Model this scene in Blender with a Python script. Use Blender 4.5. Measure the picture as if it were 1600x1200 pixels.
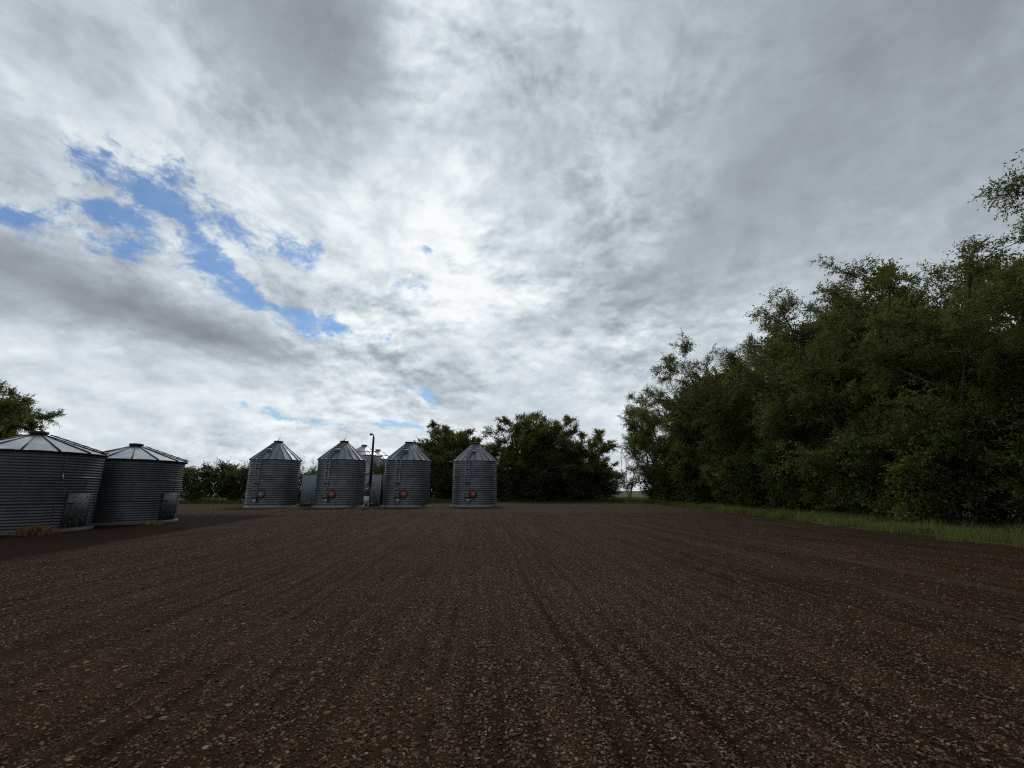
import bpy, bmesh, math, random
import numpy as np
from mathutils import Vector, Matrix

for o in list(bpy.data.objects):
    bpy.data.objects.remove(o)
S = bpy.context.scene
C = S.collection
R = math.radians
PI = math.pi

# ------------------------------------------------------------------ camera
cam = bpy.data.cameras.new('camera')
cam.sensor_fit = 'HORIZONTAL'; cam.sensor_width = 36.0; cam.lens = 36.0*690/1600
cam.clip_start = 0.05; cam.clip_end = 9000
camo = bpy.data.objects.new('camera', cam); C.objects.link(camo)
camo.location = (0, 0, 1.5); camo.rotation_euler = (R(90+13.6), 0, 0)
S.camera = camo

# ------------------------------------------------------------------ exposure, render
S.view_settings.view_transform = 'Standard'; S.view_settings.look = 'None'
S.view_settings.exposure = 0.0; S.view_settings.gamma = 1.0
S.view_settings.use_curve_mapping = False
S.render.engine = 'CYCLES'
cy = S.cycles
cy.max_bounces = 6; cy.diffuse_bounces = 4; cy.glossy_bounces = 3; cy.transmission_bounces = 3
cy.transparent_max_bounces = 4; cy.caustics_reflective = False; cy.caustics_refractive = False
cy.sample_clamp_indirect = 4.0
cy.pixel_filter_type = 'BLACKMAN_HARRIS'; cy.filter_width = 1.15
cy.use_denoising = False

SUN_AZ, SUN_EL = -7.0, 40.0            # degrees right of the view axis, degrees up

# ------------------------------------------------------------------ sky (world)
def dirv(az, el):
    a, e = R(az), R(el)
    return Vector((math.sin(a)*math.cos(e), math.cos(a)*math.cos(e), math.sin(e)))

world = bpy.data.worlds.new('World'); S.world = world
world.use_nodes = True
wt = world.node_tree; wt.nodes.clear()

class NT:
    """small helper that writes node maths as calls"""
    def __init__(s, nt): s.nt = nt
    def new(s, t, **kw):
        n = s.nt.nodes.new(t)
        for k, v in kw.items(): setattr(n, k, v)
        return n
    def put(s, sock, v):
        if isinstance(v, bpy.types.NodeSocket): s.nt.links.new(v, sock)
        elif v is not None: sock.default_value = v
    def m(s, op, a, b=None, c=None, clamp=False):
        n = s.new('ShaderNodeMath', operation=op, use_clamp=clamp)
        s.put(n.inputs[0], a); s.put(n.inputs[1], b)
        if c is not None: s.put(n.inputs[2], c)
        return n.outputs[0]
    def v(s, op, a, b=None, scale=None):
        n = s.new('ShaderNodeVectorMath', operation=op)
        s.put(n.inputs[0], a)
        if b is not None: s.put(n.inputs[1], b)
        if scale is not None: s.put(n.inputs['Scale'], scale)
        return n.outputs['Value'] if op in ('DOT_PRODUCT', 'LENGTH') else n.outputs[0]
    def noise(s, vec, scale, detail=6, rough=.55, dist=0.0, out='Fac', lac=2.0, dim='3D'):
        n = s.new('ShaderNodeTexNoise', noise_dimensions=dim)
        s.put(n.inputs['Vector'], vec); s.put(n.inputs['Scale'], scale)
        n.inputs['Detail'].default_value = detail; n.inputs['Roughness'].default_value = rough
        n.inputs['Distortion'].default_value = dist; n.inputs['Lacunarity'].default_value = lac
        return n.outputs[out]
    def ss(s, x, a, b, to0=0.0, to1=1.0, kind='SMOOTHSTEP'):
        n = s.new('ShaderNodeMapRange', interpolation_type=kind)
        s.put(n.inputs[0], x)
        for i, q in enumerate((a, b, to0, to1)): s.put(n.inputs[1+i], q)
        return n.outputs[0]
    def mixc(s, f, a, b):
        n = s.new('ShaderNodeMix', data_type='RGBA')
        s.put(n.inputs['Factor'], f)
        s.put(n.inputs[6], (*a, 1) if isinstance(a, tuple) and len(a) == 3 else a)
        s.put(n.inputs[7], (*b, 1) if isinstance(b, tuple) and len(b) == 3 else b)
        return n.outputs[2]
    def ramp(s, f, stops, interp='LINEAR'):
        n = s.new('ShaderNodeValToRGB'); n.color_ramp.interpolation = interp
        e = n.color_ramp.elements
        while len(e) > 1: e.remove(e[-1])
        for i, (p, c) in enumerate(stops):
            q = e[0] if i == 0 else e.new(p)
            q.position = p; q.color = (*c, 1)
        s.put(n.inputs[0], f)
        return n.outputs[0]

w = NT(wt)
tc = w.new('ShaderNodeTexCoord')
D = w.v('NORMALIZE', tc.outputs['Generated'])
sep = w.new('ShaderNodeSeparateXYZ'); wt.links.new(D, sep.inputs[0])
zc = w.m('ADD', w.m('MAXIMUM', sep.outputs[2], 0.0), 0.30)
cmb = w.new('ShaderNodeCombineXYZ')
w.put(cmb.inputs[0], w.m('DIVIDE', sep.outputs[0], zc)); w.put(cmb.inputs[1], w.m('DIVIDE', sep.outputs[1], zc))
P = cmb.outputs[0]                                     # position on the cloud deck
# wander used to break the outline of every bank
wn = w.noise(P, 1.1, 7, .62, 0.3, 'Color')
wv = w.v('SUBTRACT', wn, (.5, .5, .5))
DW = w.v('NORMALIZE', w.v('ADD', D, w.v('SCALE', wv, scale=0.30)))

def bank(az, el, su, sv, rot, amp):
    """one soft cloud bank: centre direction, half sizes in degrees, tilt"""
    c = dirv(az, el); right = Vector((math.cos(R(az)), -math.sin(R(az)), 0)); up = right.cross(c)
    if up.z < 0: up = -up
    r = R(rot)
    e1 = right*math.cos(r)+up*math.sin(r); e2 = up*math.cos(r)-right*math.sin(r)
    k1, k2 = 1/math.sin(R(su)), 1/math.sin(R(sv))
    u = w.v('DOT_PRODUCT', DW, tuple(e1*k1)); v_ = w.v('DOT_PRODUCT', DW, tuple(e2*k2))
    q = w.m('ADD', w.m('MULTIPLY', u, u), w.m('MULTIPLY', v_, v_))
    g = w.m('POWER', 2.718, w.m('MULTIPLY', q, -1.0))
    f = w.ss(w.v('DOT_PRODUCT', D, tuple(c)), 0.0, .5)
    return w.m('MULTIPLY', w.m('MULTIPLY', g, f), amp)
def total(lst):
    s = None
    for b in lst: s = b if s is None else w.m('ADD', s, b)
    return s

# cloud relief: same noise twice, the second sample moved towards the sun, gives lit and shaded sides
sd = dirv(SUN_AZ, SUN_EL)
FLAT = 1.45
Qb = w.v('MULTIPLY', D, (1.0, 1.0, FLAT))
wl = w.noise(Qb, 2.2, 4, .5, 0, 'Color')
PS = w.v('ADD', Qb, w.v('SCALE', w.v('SUBTRACT', wl, (.5, .5, .5)), scale=.18))
toS = w.v('NORMALIZE', w.v('SUBTRACT', (sd.x, sd.y, sd.z*FLAT), Qb))
def shaded(scale, det, rough, step):
    a = w.noise(PS, scale, det, rough)
    b = w.noise(w.v('ADD', PS, w.v('SCALE', toS, scale=step)), scale, det, rough)
    return a, w.m('SUBTRACT', a, b)
f1, r1 = shaded(3.3, 9, .56, .034)
g1, r2 = shaded(11.5, 8, .57, .014)
patch = w.ss(w.noise(Qb, 2.4, 3, .5), .40, .60, .40, 1.0)
rel = w.m('ADD', w.m('MULTIPLY', r1, 1.3), w.m('MULTIPLY', r2, .55))

dark = total([
    bank(36, 35, 24, 10, 20, .19),      # grey sheet over the trees on the right
    bank(30, 48, 26, 13, 8, .12),
    bank(62, 40, 20, 18, 0, .16),
    bank(18, 27, 13, 4, 20, .12),
    bank(50, 22, 18, 10, 0, .14),
    bank(-29, 48, 6.5, 6, -40, .34), bank(-42, 47, 8, 4, -30, .16),     # grey bank top left
    bank(-22, 42, 4.5, 4, -40, .14),
    bank(-52, 40, 7, 4, -10, .14),
    bank(-47, 18.2, 14, 4.8, -12, .38),   # long wedge under the blue gap
    bank(-36, 15.6, 9, 2.6, -16, .26),
    bank(-45, 29, 6, 3.0, -10, .10),
    bank(3, 21.5, 10, 3.0, 5, .13),
    bank(10.5, 15.6, 3.4, 1.2, 3, .17),
    bank(2, 30, 9, 4, 20, .06),
    bank(20, 12, 10, 3, 8, .05),
    bank(110, 45, 50, 40, 0, .20), bank(180, 45, 50, 45, 0, .22), bank(-110, 55, 35, 40, 0, .18),
    bank(0, 86, 30, 30, 0, .14),
])
light = total([
    bank(-9, 35, 11, 9, -30, .24),
    bank(-10, 50, 6, 8, 0, .14),
    bank(-6, 24, 10, 4.5, -20, .12),
    bank(-25, 8, 30, 4, 0, .04),
    bank(8, 33, 3, 3.5, 0, .12), bank(4, 27.5, 4, 2.0, 0, .14),
    bank(-50, 11, 6, 2, 0, .16), bank(5, 17.5, 8, 2, 0, .10),
    bank(-22, 30, 9, 4, -20, .10),
])
low = w.ss(sep.outputs[2], .42, .05)                  # distant deck: thinner, brighter
puff = w.m('SUBTRACT', w.ss(f1, .42, .60), .5)
thick = w.ss(f1, .52, .72)
damp = w.m('SUBTRACT', 1.0, w.m('MULTIPLY', w.m('MINIMUM', w.m('MAXIMUM', dark, 0.0), .36), 1.9))
sh = w.m('SUBTRACT', w.m('ADD', .735, light), dark)
det = w.m('ADD', w.m('MULTIPLY', puff, .24), w.m('MULTIPLY', thick, -.26))
det = w.m('ADD', det, w.m('MULTIPLY', w.m('MULTIPLY', rel, patch), 1.45))
det = w.m('ADD', det, w.m('MULTIPLY', w.m('SUBTRACT', g1, .5), .30))
Q = w.v('ADD', w.v('MULTIPLY', D, (1.0, 1.0, 2.0)), w.v('SCALE', wv, scale=.10))
def heap(scale, step):
    a = w.noise(Q, scale, 7, .52); b = w.noise(w.v('ADD', Q, (0.0, 0.0, step)), scale, 7, .52)
    return w.m('ADD', w.m('MULTIPLY', w.m('SUBTRACT', a, b), 1.0), w.m('MULTIPLY', w.m('SUBTRACT', w.ss(a, .42, .56), .5), .17))
hp = w.m('ADD', heap(7.0, .035), w.m('MULTIPLY', heap(17.0, .016), .55))
lowm = w.ss(sep.outputs[2], .70, .25, .45, 1.0)
det = w.m('ADD', w.m('MULTIPLY', det, w.ss(sep.outputs[2], .10, .40, .55, 1.0)), w.m('MULTIPLY', w.m('MULTIPLY', hp, w.m('MULTIPLY', lowm, patch)), .82))
sh = w.m('ADD', sh, w.m('MULTIPLY', det, damp))
sh = w.m('ADD', sh, w.m('MULTIPLY', low, .0), clamp=True)
sh = w.m('SUBTRACT', sh, w.m('MULTIPLY', w.ss(sh, .85, 1.0), .03))
cloud = w.ramp(sh, [(0, (.17, .185, .21)), (.22, (.255, .28, .315)), (.42, (.375, .42, .47)), (.62, (.56, .625, .68)),
                    (.80, (.75, .81, .85)), (1.0, (.97, 1.0, 1.0))])
blue = total([
    bank(-41, 27.0, 11, 3.8, -25, .20),
    bank(-53, 24.6, 6.5, 1.6, -14, .80),
    bank(-44.0, 29.6, 4.4, 1.9, -40, .66), bank(-46.5, 26.6, 4.0, 1.4, -20, .60),
    bank(-37.5, 28.4, 6.0, 2.0, -30, .64),
    bank(-29.6, 27.8, 3.0, 1.6, -10, .80),
    bank(-35.5, 26.0, 6.0, .8, -34, -.42), bank(-44, 27.6, 4.5, .7, -20, -.35), bank(-27.5, 23.6, 2.0, .8, -20, -.3),
    bank(-37, 25.0, 4.0, 1.5, -30, .60), bank(-32, 22.2, 5.5, 1.6, -24, .74),
    bank(-23, 21.2, 7, 1.2, -6, .70),
    bank(-14, 26.6, 1.5, 1.0, -20, .60),
    bank(-13, 31.5, 1.6, .9, 0, .36),
    bank(-15.5, 8.3, 4.6, .8, 4, .70), bank(-27, 8.9, 5, .55, 0, .60), bank(-12, 12.5, 3, .6, 0, .36),
    bank(-120, 30, 14, 6, 0, .5), bank(-95, 20, 12, 4, 10, .45),
])
h1 = w.noise(w.v('ADD', w.v('MULTIPLY', PS, (1.0, .8, 1.0)), w.v('SCALE', w.v('SUBTRACT', w.noise(P, 7, 4, .6, 0, 'Color'), (.5, .5, .5)), scale=.10)), 17.0, 8, .66)
bn = w.m('ADD', w.m('MULTIPLY', w.m('SUBTRACT', g1, .5), 1.9), w.m('MULTIPLY', w.m('SUBTRACT', h1, .5), 3.1))
bm_ = w.m('MULTIPLY', w.ss(w.m('SUBTRACT', blue, bn), .10, .92), w.ss(blue, .08, .24))
nish = w.new('ShaderNodeTexSky', sky_type='NISHITA')
nish.sun_disc = False; nish.sun_elevation = R(SUN_EL); nish.sun_rotation = R(SUN_AZ)
nish.altitude = 500; nish.air_density = 1.3; nish.dust_density = .6; nish.ozone_density = 2.5
SKY = 0.08
cloudv = w.v('SCALE', cloud, scale=1.0/SKY)
skyc = w.mixc(w.m('MULTIPLY', bm_, .88), cloudv, w.v('MULTIPLY', nish.outputs[0], (.58, .84, 1.10)))
# below the horizon the deck simply carries on to the ground
bg = w.new('ShaderNodeBackground'); w.put(bg.inputs[0], skyc); bg.inputs[1].default_value = SKY
wo = w.new('ShaderNodeOutputWorld'); wt.links.new(bg.outputs[0], wo.inputs[0])
world.cycles.sampling_method = 'MANUAL'; world.cycles.sample_map_resolution = 512

sun = bpy.data.lights.new('sun', 'SUN'); sun.energy = 1.25; sun.angle = R(18); sun.color = (1, .96, .9)
suno = bpy.data.objects.new('sun', sun); C.objects.link(suno)
suno.rotation_euler = (-sd).to_track_quat('-Z', 'Y').to_euler(); suno.location = sd*60

# ------------------------------------------------------------------ helpers
rng = np.random.default_rng(7)
def mesh_np(name, verts, faces):
    """verts (n,3); faces: list of int arrays (m,k)"""
    me = bpy.data.meshes.new(name)
    verts = np.asarray(verts, np.float32)
    loops = np.concatenate([f.ravel() for f in faces]).astype(np.int32)
    tot = np.concatenate([np.full(len(f), f.shape[1], np.int32) for f in faces])
    start = np.concatenate([[0], np.cumsum(tot)[:-1]]).astype(np.int32)
    me.vertices.add(len(verts)); me.vertices.foreach_set('co', verts.ravel())
    me.loops.add(len(loops)); me.loops.foreach_set('vertex_index', loops)
    me.polygons.add(len(tot)); me.polygons.foreach_set('loop_start', start); me.polygons.foreach_set('loop_total', tot)
    me.update(calc_edges=True); me.validate()
    return me

class MB:
    """collects shapes and links them as one mesh object"""
    def __init__(s): s.v = []; s.f = []; s.n = 0
    def add(s, verts, *faces):
        verts = np.asarray(verts, float)
        for f in faces:
            if len(f): s.f.append(np.asarray(f, int)+s.n)
        s.v.append(verts); s.n += len(verts)
    def box(s, c, d, M=None):
        x, y, z = np.array(d)/2
        v = np.array([[a*x, b*y, e*z] for a in (-1, 1) for b in (-1, 1) for e in (-1, 1)])
        if M is not None: v = v @ np.array(M.to_3x3()).T
        s.add(v+np.array(c), [[0, 1, 3, 2], [4, 6, 7, 5], [0, 4, 5, 1], [2, 3, 7, 6], [0, 2, 6, 4], [1, 5, 7, 3]])
    def tube(s, pts, rad, k=8, caps=True):
        pts = np.asarray(pts, float); n = len(pts)
        rad = np.full(n, rad) if np.isscalar(rad) else np.asarray(rad)
        t = np.gradient(pts, axis=0); t /= np.linalg.norm(t, axis=1)[:, None]+1e-9
        ref = np.array([0, 0, 1.]) if abs(t[0, 2]) < .8 else np.array([1., 0, 0])
        a = np.cross(t, ref); a /= np.linalg.norm(a, axis=1)[:, None]+1e-9
        b = np.cross(t, a)
        th = np.arange(k)*2*PI/k
        v = pts[:, None, :]+rad[:, None, None]*(np.cos(th)[None, :, None]*a[:, None, :]+np.sin(th)[None, :, None]*b[:, None, :])
        i = np.arange(n-1)[:, None]*k; j = np.arange(k)[None, :]; j2 = (j+1) % k
        q = np.stack([i+j, i+j2, i+k+j2, i+k+j], -1).reshape(-1, 4)
        s.add(v.reshape(-1, 3), q)
        if caps:
            s.f.append(np.array([list(range(k))[::-1]])+s.n-n*k); s.f.append(np.array([list(range(k))])+s.n-k)
    def lathe(s, prof, k=48, a0=0, a1=2*PI, c=(0, 0)):
        prof = np.asarray(prof, float); n = len(prof); full = abs(a1-a0-2*PI) < 1e-6
        m = k if full else k+1
        th = a0+(a1-a0)*np.arange(m)/k
        v = np.stack([prof[:, 0][:, None]*np.sin(th)+c[0], -prof[:, 0][:, None]*np.cos(th)+c[1], np.repeat(prof[:, 1][:, None], m, 1)], -1)
        i = np.arange(n-1)[:, None]*m; j = np.arange(k)[None, :]; j2 = (j+1) % m
        q = np.stack([i+j, i+j2, i+m+j2, i+m+j], -1).reshape(-1, 4)
        s.add(v.reshape(-1, 3), q)
    def build(s, name, mat, parent=None, smooth=False):
        me = mesh_np(name, np.concatenate(s.v), s.f)
        return link(name, me, mat, parent, smooth)
def link(name, me, mat, parent=None, smooth=False):
    if mat is not None and not len(me.materials): me.materials.append(mat)
    if smooth: me.polygons.foreach_set('use_smooth', np.ones(len(me.polygons), bool))
    o = bpy.data.objects.new(name, me); C.objects.link(o)
    if parent is not None: o.parent = parent
    return o
def tag(o, label=None, cat=None, group=None, kind=None):
    for k, v_ in (('label', label), ('category', cat), ('group', group), ('kind', kind)):
        if v_: o[k] = v_
    return o
def empty(name, loc, rz=0, label=None, cat=None, group=None):
    o = bpy.data.objects.new(name, None); C.objects.link(o); o.empty_display_size = .3
    o.location = loc; o.rotation_euler = (0, 0, rz)
    return tag(o, label, cat, group)
def copy_tree(o, parent=None, skip=()):
    c = o.copy(); C.objects.link(c)
    if parent is not None: c.parent = parent
    for ch in list(o.children):
        if ch.name.split('.')[0] not in skip: copy_tree(ch, c, skip)
    return c

# ------------------------------------------------------------------ materials
def material(name):
    m = bpy.data.materials.new(name); m.use_nodes = True
    n = NT(m.node_tree); b = m.node_tree.nodes['Principled BSDF']
    return m, n, b
def plain(name, col, rough=.6, metal=0.0, var=.25, scale=3.0, spec=.4):
    m, n, b = material(name)
    t = n.new('ShaderNodeTexCoord').outputs['Object']
    f = n.noise(t, scale, 6, .6)
    lo = tuple(c*(1-var) for c in col); hi = tuple(min(1, c*(1+var)) for c in col)
    n.put(b.inputs['Base Color'], n.mixc(n.ss(f, .3, .7), lo, hi))
    n.put(b.inputs['Roughness'], n.ss(f, .3, .7, max(.05, rough-.08), min(1, rough+.08)))
    b.inputs['Metallic'].default_value = metal; b.inputs['Specular IOR Level'].default_value = spec
    return m
def galvanised(name, col, rough=.42, metal=.75, streak=.35):
    m, n, b = material(name)
    t = n.new('ShaderNodeTexCoord').outputs['Object']
    rnd = n.new('ShaderNodeObjectInfo').outputs['Random']
    mp = n.new('ShaderNodeMapping'); n.nt.links.new(t, mp.inputs[0]); mp.inputs['Scale'].default_value = (1, 1, .12)
    off = n.new('ShaderNodeCombineXYZ'); n.put(off.inputs[0], n.m('MULTIPLY', rnd, 37.0)); n.put(off.inputs[1], n.m('MULTIPLY', rnd, 11.0))
    n.nt.links.new(off.outputs[0], mp.inputs['Location'])
    st = n.noise(mp.outputs[0], 4.5, 7, .62)
    cl = n.noise(n.v('ADD', t, off.outputs[0]), 1.3, 5, .6)
    f = n.m('ADD', n.m('MULTIPLY', st, streak), n.m('MULTIPLY', cl, 1-streak))
    dk = tuple(c*.78 for c in col); lt = tuple(min(1, c*1.18) for c in col)
    base = n.mixc(n.ss(f, .34, .66), dk, lt)
    tone = n.m('ADD', .88, n.m('MULTIPLY', rnd, .22))
    base = n.v('SCALE', base, scale=tone)
    n.put(b.inputs['Base Color'], base)
    n.put(b.inputs['Roughness'], n.ss(f, .3, .7, rough+.12, rough-.08))
    b.inputs['Metallic'].default_value = metal
    return m
M = {}
M['galv'] = galvanised('galvanised_wall', (.118, .130, .140), rough=.46, metal=.6, streak=.15)
M['galv_roof'] = galvanised('galvanised_roof', (.165, .182, .20), rough=.42, metal=.6, streak=.2)
M['galv_old'] = galvanised('old_galvanised_wall', (.062, .067, .075), rough=.45, metal=.6)
M['galv_light'] = galvanised('light_galvanised', (.30, .31, .32), rough=.5, metal=.4)
M['galv_bright'] = galvanised('bright_galvanised_roof', (.37, .395, .425), rough=.34, metal=.85, streak=.15)
M['galv_far'] = galvanised('pale_galvanised_wall', (.40, .42, .44), rough=.5, metal=.4)
M['dark_metal'] = plain('dark_metal', (.035, .037, .04), .5, .6)
M['red'] = plain('red_paint', (.17, .022, .02), .45, 0, .2, 8)
M['grey_paint'] = plain('grey_paint', (.075, .082, .09), .5, .2, .2, 8)
M['door'] = plain('weathered_door', (.034, .038, .040), .8, 0, .3, 5)
M['flange'] = plain('dusty_flange', (.20, .195, .185), .7, .1, .3, 4)
M['white'] = plain('white_paint', (.42, .42, .41), .5, 0, .12, 8)
M['concrete'] = plain('concrete', (.085, .078, .068), .9, 0, .25, 6)
M['pole'] = plain('black_pole', (.02, .02, .021), .55, .3)
M['shed'] = plain('shed_cladding', (.34, .385, .42), .55, .1, .10, 1.2)
M['shed_dark'] = plain('shed_end', (.02, .02, .021), .8, 0, .25, 2)
M['bark'] = plain('bark', (.055, .047, .038), .9, 0, .4, 9, .2)
M['deadwood'] = plain('dead_wood', (.20, .18, .155), .85, 0, .3, 9, .2)

def leafmat(name, lo, hi, trans=.30):
    m, n, b = material(name)
    nt = m.node_tree; out = nt.nodes['Material Output']
    g = n.new('ShaderNodeNewGeometry').outputs['Random Per Island']
    rnd = n.new('ShaderNodeObjectInfo').outputs['Random']
    t = n.new('ShaderNodeTexCoord').outputs['Object']
    cl = n.noise(t, .55, 4, .6)
    f = n.m('ADD', n.m('MULTIPLY', g, .55), n.m('MULTIPLY', n.ss(cl, .3, .7), .45))
    col = n.mixc(f, lo, hi)
    col = n.v('SCALE', col, scale=n.m('ADD', .82, n.m('MULTIPLY', rnd, .36)))
    yel = n.m('GREATER_THAN', g, .975)
    col = n.mixc(yel, col, (hi[0]*2.0, hi[1]*1.35, hi[2]*.9))
    n.put(b.inputs['Base Color'], col); b.inputs['Roughness'].default_value = .52
    b.inputs['Specular IOR Level'].default_value = .3
    tr = n.new('ShaderNodeBsdfTranslucent'); n.put(tr.inputs[0], n.v('MULTIPLY', col, (1.15, 1.25, .6)))
    mx = n.new('ShaderNodeMixShader'); mx.inputs[0].default_value = trans
    nt.links.new(b.outputs[0], mx.inputs[1]); nt.links.new(tr.outputs[0], mx.inputs[2]); nt.links.new(mx.outputs[0], out.inputs[0])
    return m
M['willow'] = leafmat('willow_leaves', (.070, .078, .022), (.135, .138, .042), .48)
M['ash'] = leafmat('dark_leaves', (.070, .082, .028), (.14, .15, .052), .52)
M['far'] = leafmat('far_leaves', (.085, .098, .040), (.155, .165, .065), .5)
M['bush'] = leafmat('bush_leaves', (.055, .072, .018), (.135, .155, .042), .42)
M['hedge'] = leafmat('hedge_leaves', (.050, .068, .019), (.10, .122, .034), .40)
M['grass'] = leafmat('grass_blades', (.074, .094, .026), (.145, .162, .050), .4)
M['straw'] = leafmat('dry_weed', (.10, .055, .025), (.20, .12, .055), .15)

# ------------------------------------------------------------------ ground
def ground_mat():
    m, n, b = material('prairie_grass')
    t = n.new('ShaderNodeTexCoord').outputs['Object']
    f = n.noise(t, .06, 6, .6); g = n.noise(t, 1.7, 6, .65); h = n.noise(t, 14, 4, .6)
    c = n.mixc(n.ss(f, .35, .65), (.040, .055, .018), (.075, .082, .028))
    c = n.mixc(n.m('MULTIPLY', n.ss(g, .5, .75), .5), c, (.10, .09, .045))
    n.put(b.inputs['Base Color'], n.v('SCALE', c, scale=n.ss(h, .3, .7, .75, 1.2)))
    b.inputs['Roughness'].default_value = .95; b.inputs['Specular IOR Level'].default_value = .15
    bp = n.new('ShaderNodeBump'); bp.inputs['Strength'].default_value = .6; bp.inputs['Distance'].default_value = .12
    n.put(bp.inputs['Height'], h); n.nt.links.new(bp.outputs[0], b.inputs['Normal'])
    return m
mb = MB()
rr = [0, 40, 120, 300, 800, 2000, 5000]
mb.lathe([(max(r, .01), 0) for r in rr[::-1]], 64)
o = mb.build('ground', ground_mat()); tag(o, kind='structure')

ROW = R(4.0)                                        # the harrow rows run a little left of straight ahead
def row_coords(n):
    t = n.new('ShaderNodeTexCoord').outputs['Object']
    mp = n.new('ShaderNodeMapping', vector_type='TEXTURE'); mp.inputs['Rotation'].default_value = (0, 0, ROW)
    n.nt.links.new(t, mp.inputs[0])
    return t, mp.outputs[0]
FUR = ((.70, 2*PI/.24, 1.5, 1.1, 0.3), (.18, 2*PI/.67, 1.3, .6, 1.9), (.16, 2*PI/1.9, 1.1, .4, .4))     # amplitude, frequency, wander, wander frequency, phase
def furrow_np(u):
    return sum(a*np.sin(f*u+w_*np.sin(wf*u)+ph) for a, f, w_, wf, ph in FUR)
def furrow_nodes(n, u):
    s_ = None
    for a, f, w_, wf, ph in FUR:
        g = n.m('MULTIPLY', n.m('SINE', n.m('MULTIPLY', u, wf)), w_)
        q = n.m('MULTIPLY', n.m('SINE', n.m('ADD', n.m('ADD', n.m('MULTIPLY', u, f), g), ph)), a)
        s_ = q if s_ is None else n.m('ADD', s_, q)
    return s_
def yard_mat():
    m, n, b = material('gravelly_soil')
    t, r = row_coords(n)
    wob = n.v('ADD', r, n.v('SCALE', n.v('SUBTRACT', n.noise(r, .25, 3, .5, 0, 'Color'), (.5, .5, .5)), scale=.8))
    mp = n.new('ShaderNodeMapping'); mp.inputs['Scale'].default_value = (1, .035, 1); n.nt.links.new(wob, mp.inputs[0])
    rows = n.noise(mp.outputs[0], 2.6, 5, .62)                   # long streaks along the rows
    rows2 = n.noise(mp.outputs[0], .55, 4, .55)
    big = n.noise(t, .09, 5, .6); mid = n.noise(t, .8, 6, .62); fine = n.noise(t, 22, 6, .7)
    soil = n.mixc(n.ss(mid, .3, .72), (0.0129, 0.0063, 0.0032), (0.0228, 0.0111, 0.0055))
    soil = n.mixc(n.m('MULTIPLY', n.ss(rows, .42, .60), .85), soil, (0.0295, 0.0145, 0.0072))
    soil = n.mixc(n.m('MULTIPLY', n.ss(rows2, .5, .7), .35), soil, (0.0343, 0.0171, 0.0083))
    soil = n.v('SCALE', soil, scale=n.ss(fine, .3, .7, .70, 1.3))
    ru = n.new('ShaderNodeSeparateXYZ'); n.nt.links.new(r, ru.inputs[0])
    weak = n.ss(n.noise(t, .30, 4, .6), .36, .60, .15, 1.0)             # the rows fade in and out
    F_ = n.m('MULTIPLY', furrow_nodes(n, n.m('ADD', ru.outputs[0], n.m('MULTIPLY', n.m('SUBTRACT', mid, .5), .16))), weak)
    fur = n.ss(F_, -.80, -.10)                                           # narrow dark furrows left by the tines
    # gravel seen as speckle: cells with random tones, thinned by the rows
    col = soil
    hgt = n.m('ADD', n.m('MULTIPLY', fine, .012), n.m('MULTIPLY', rows, .14))
    for sc, thr, amt in ((26, .44, .8), (55, .36, .75), (11, .62, .75)):
        vo = n.new('ShaderNodeTexVoronoi'); n.put(vo.inputs['Vector'], t); n.put(vo.inputs['Scale'], float(sc)); vo.inputs['Randomness'].default_value = 1
        sc3 = n.new('ShaderNodeSeparateColor'); n.nt.links.new(vo.outputs['Color'], sc3.inputs[0])
        dens = n.m('ADD', n.ss(rows, .38, .60, -.24, .22), n.m('MULTIPLY', n.m('SUBTRACT', big, .5), .4))
        pick = n.ss(n.m('ADD', sc3.outputs[0], dens), thr+.1, thr+.14)
        near = n.ss(vo.outputs['Distance'], .34, .26)
        k = n.m('MULTIPLY', n.m('MULTIPLY', pick, near), amt)
        st = n.ramp(sc3.outputs[1], [(0, (.060, .036, .024)), (.45, (.102, .061, .040)), (.75, (.138, .088, .059)), (.93, (.19, .128, .083)), (1, (.26, .19, .132))])
        col = n.mixc(k, col, st)
        hgt = n.m('ADD', hgt, n.m('MULTIPLY', k, .22/sc))
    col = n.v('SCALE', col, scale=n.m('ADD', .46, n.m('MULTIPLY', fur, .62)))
    hgt = n.m('ADD', hgt, n.m('MULTIPLY', F_, .014))
    # dark, fine, bare topsoil beside the low bins
    sx = n.new('ShaderNodeSeparateXYZ'); n.nt.links.new(t, sx.inputs[0])
    edge = n.m('ADD', n.m('MULTIPLY', sx.outputs[0], .983), n.m('MULTIPLY', sx.outputs[1], .196))
    edge = n.m('ADD', edge, n.m('MULTIPLY', n.m('SUBTRACT', mid, .5), 1.3))
    far = n.m('ADD', sx.outputs[1], n.m('MULTIPLY', n.m('SUBTRACT', mid, .5), 5.0))
    patch = n.m('MULTIPLY', n.ss(edge, -8.7, -9.2), n.ss(far, 31.0, 28.0))
    col = n.mixc(n.m('MULTIPLY', patch, .93), col, n.v('SCALE', (0.0130, 0.0074, 0.0043), scale=n.ss(fine, .3, .7, .6, 1.5)))
    # two smooth wheel tracks swinging past on the right
    rut = None
    for x0 in (5.75, 7.75):
        bend = n.m('MULTIPLY', n.m('POWER', n.m('MULTIPLY', sx.outputs[1], .05), 2.0), -.55)
        dx = n.m('ABSOLUTE', n.m('SUBTRACT', n.m('SUBTRACT', sx.outputs[0], n.m('MULTIPLY', n.m('SUBTRACT', n.noise(t, .35, 3, .5), .5), .5)), n.m('ADD', bend, x0)))
        r1 = n.ss(dx, .22, .08)
        rut = r1 if rut is None else n.m('MAXIMUM', rut, r1)
    rut = n.m('MULTIPLY', n.m('MULTIPLY', rut, n.ss(sx.outputs[1], 24, 14)), n.ss(mid, .30, .55, .3, 1.0))
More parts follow.
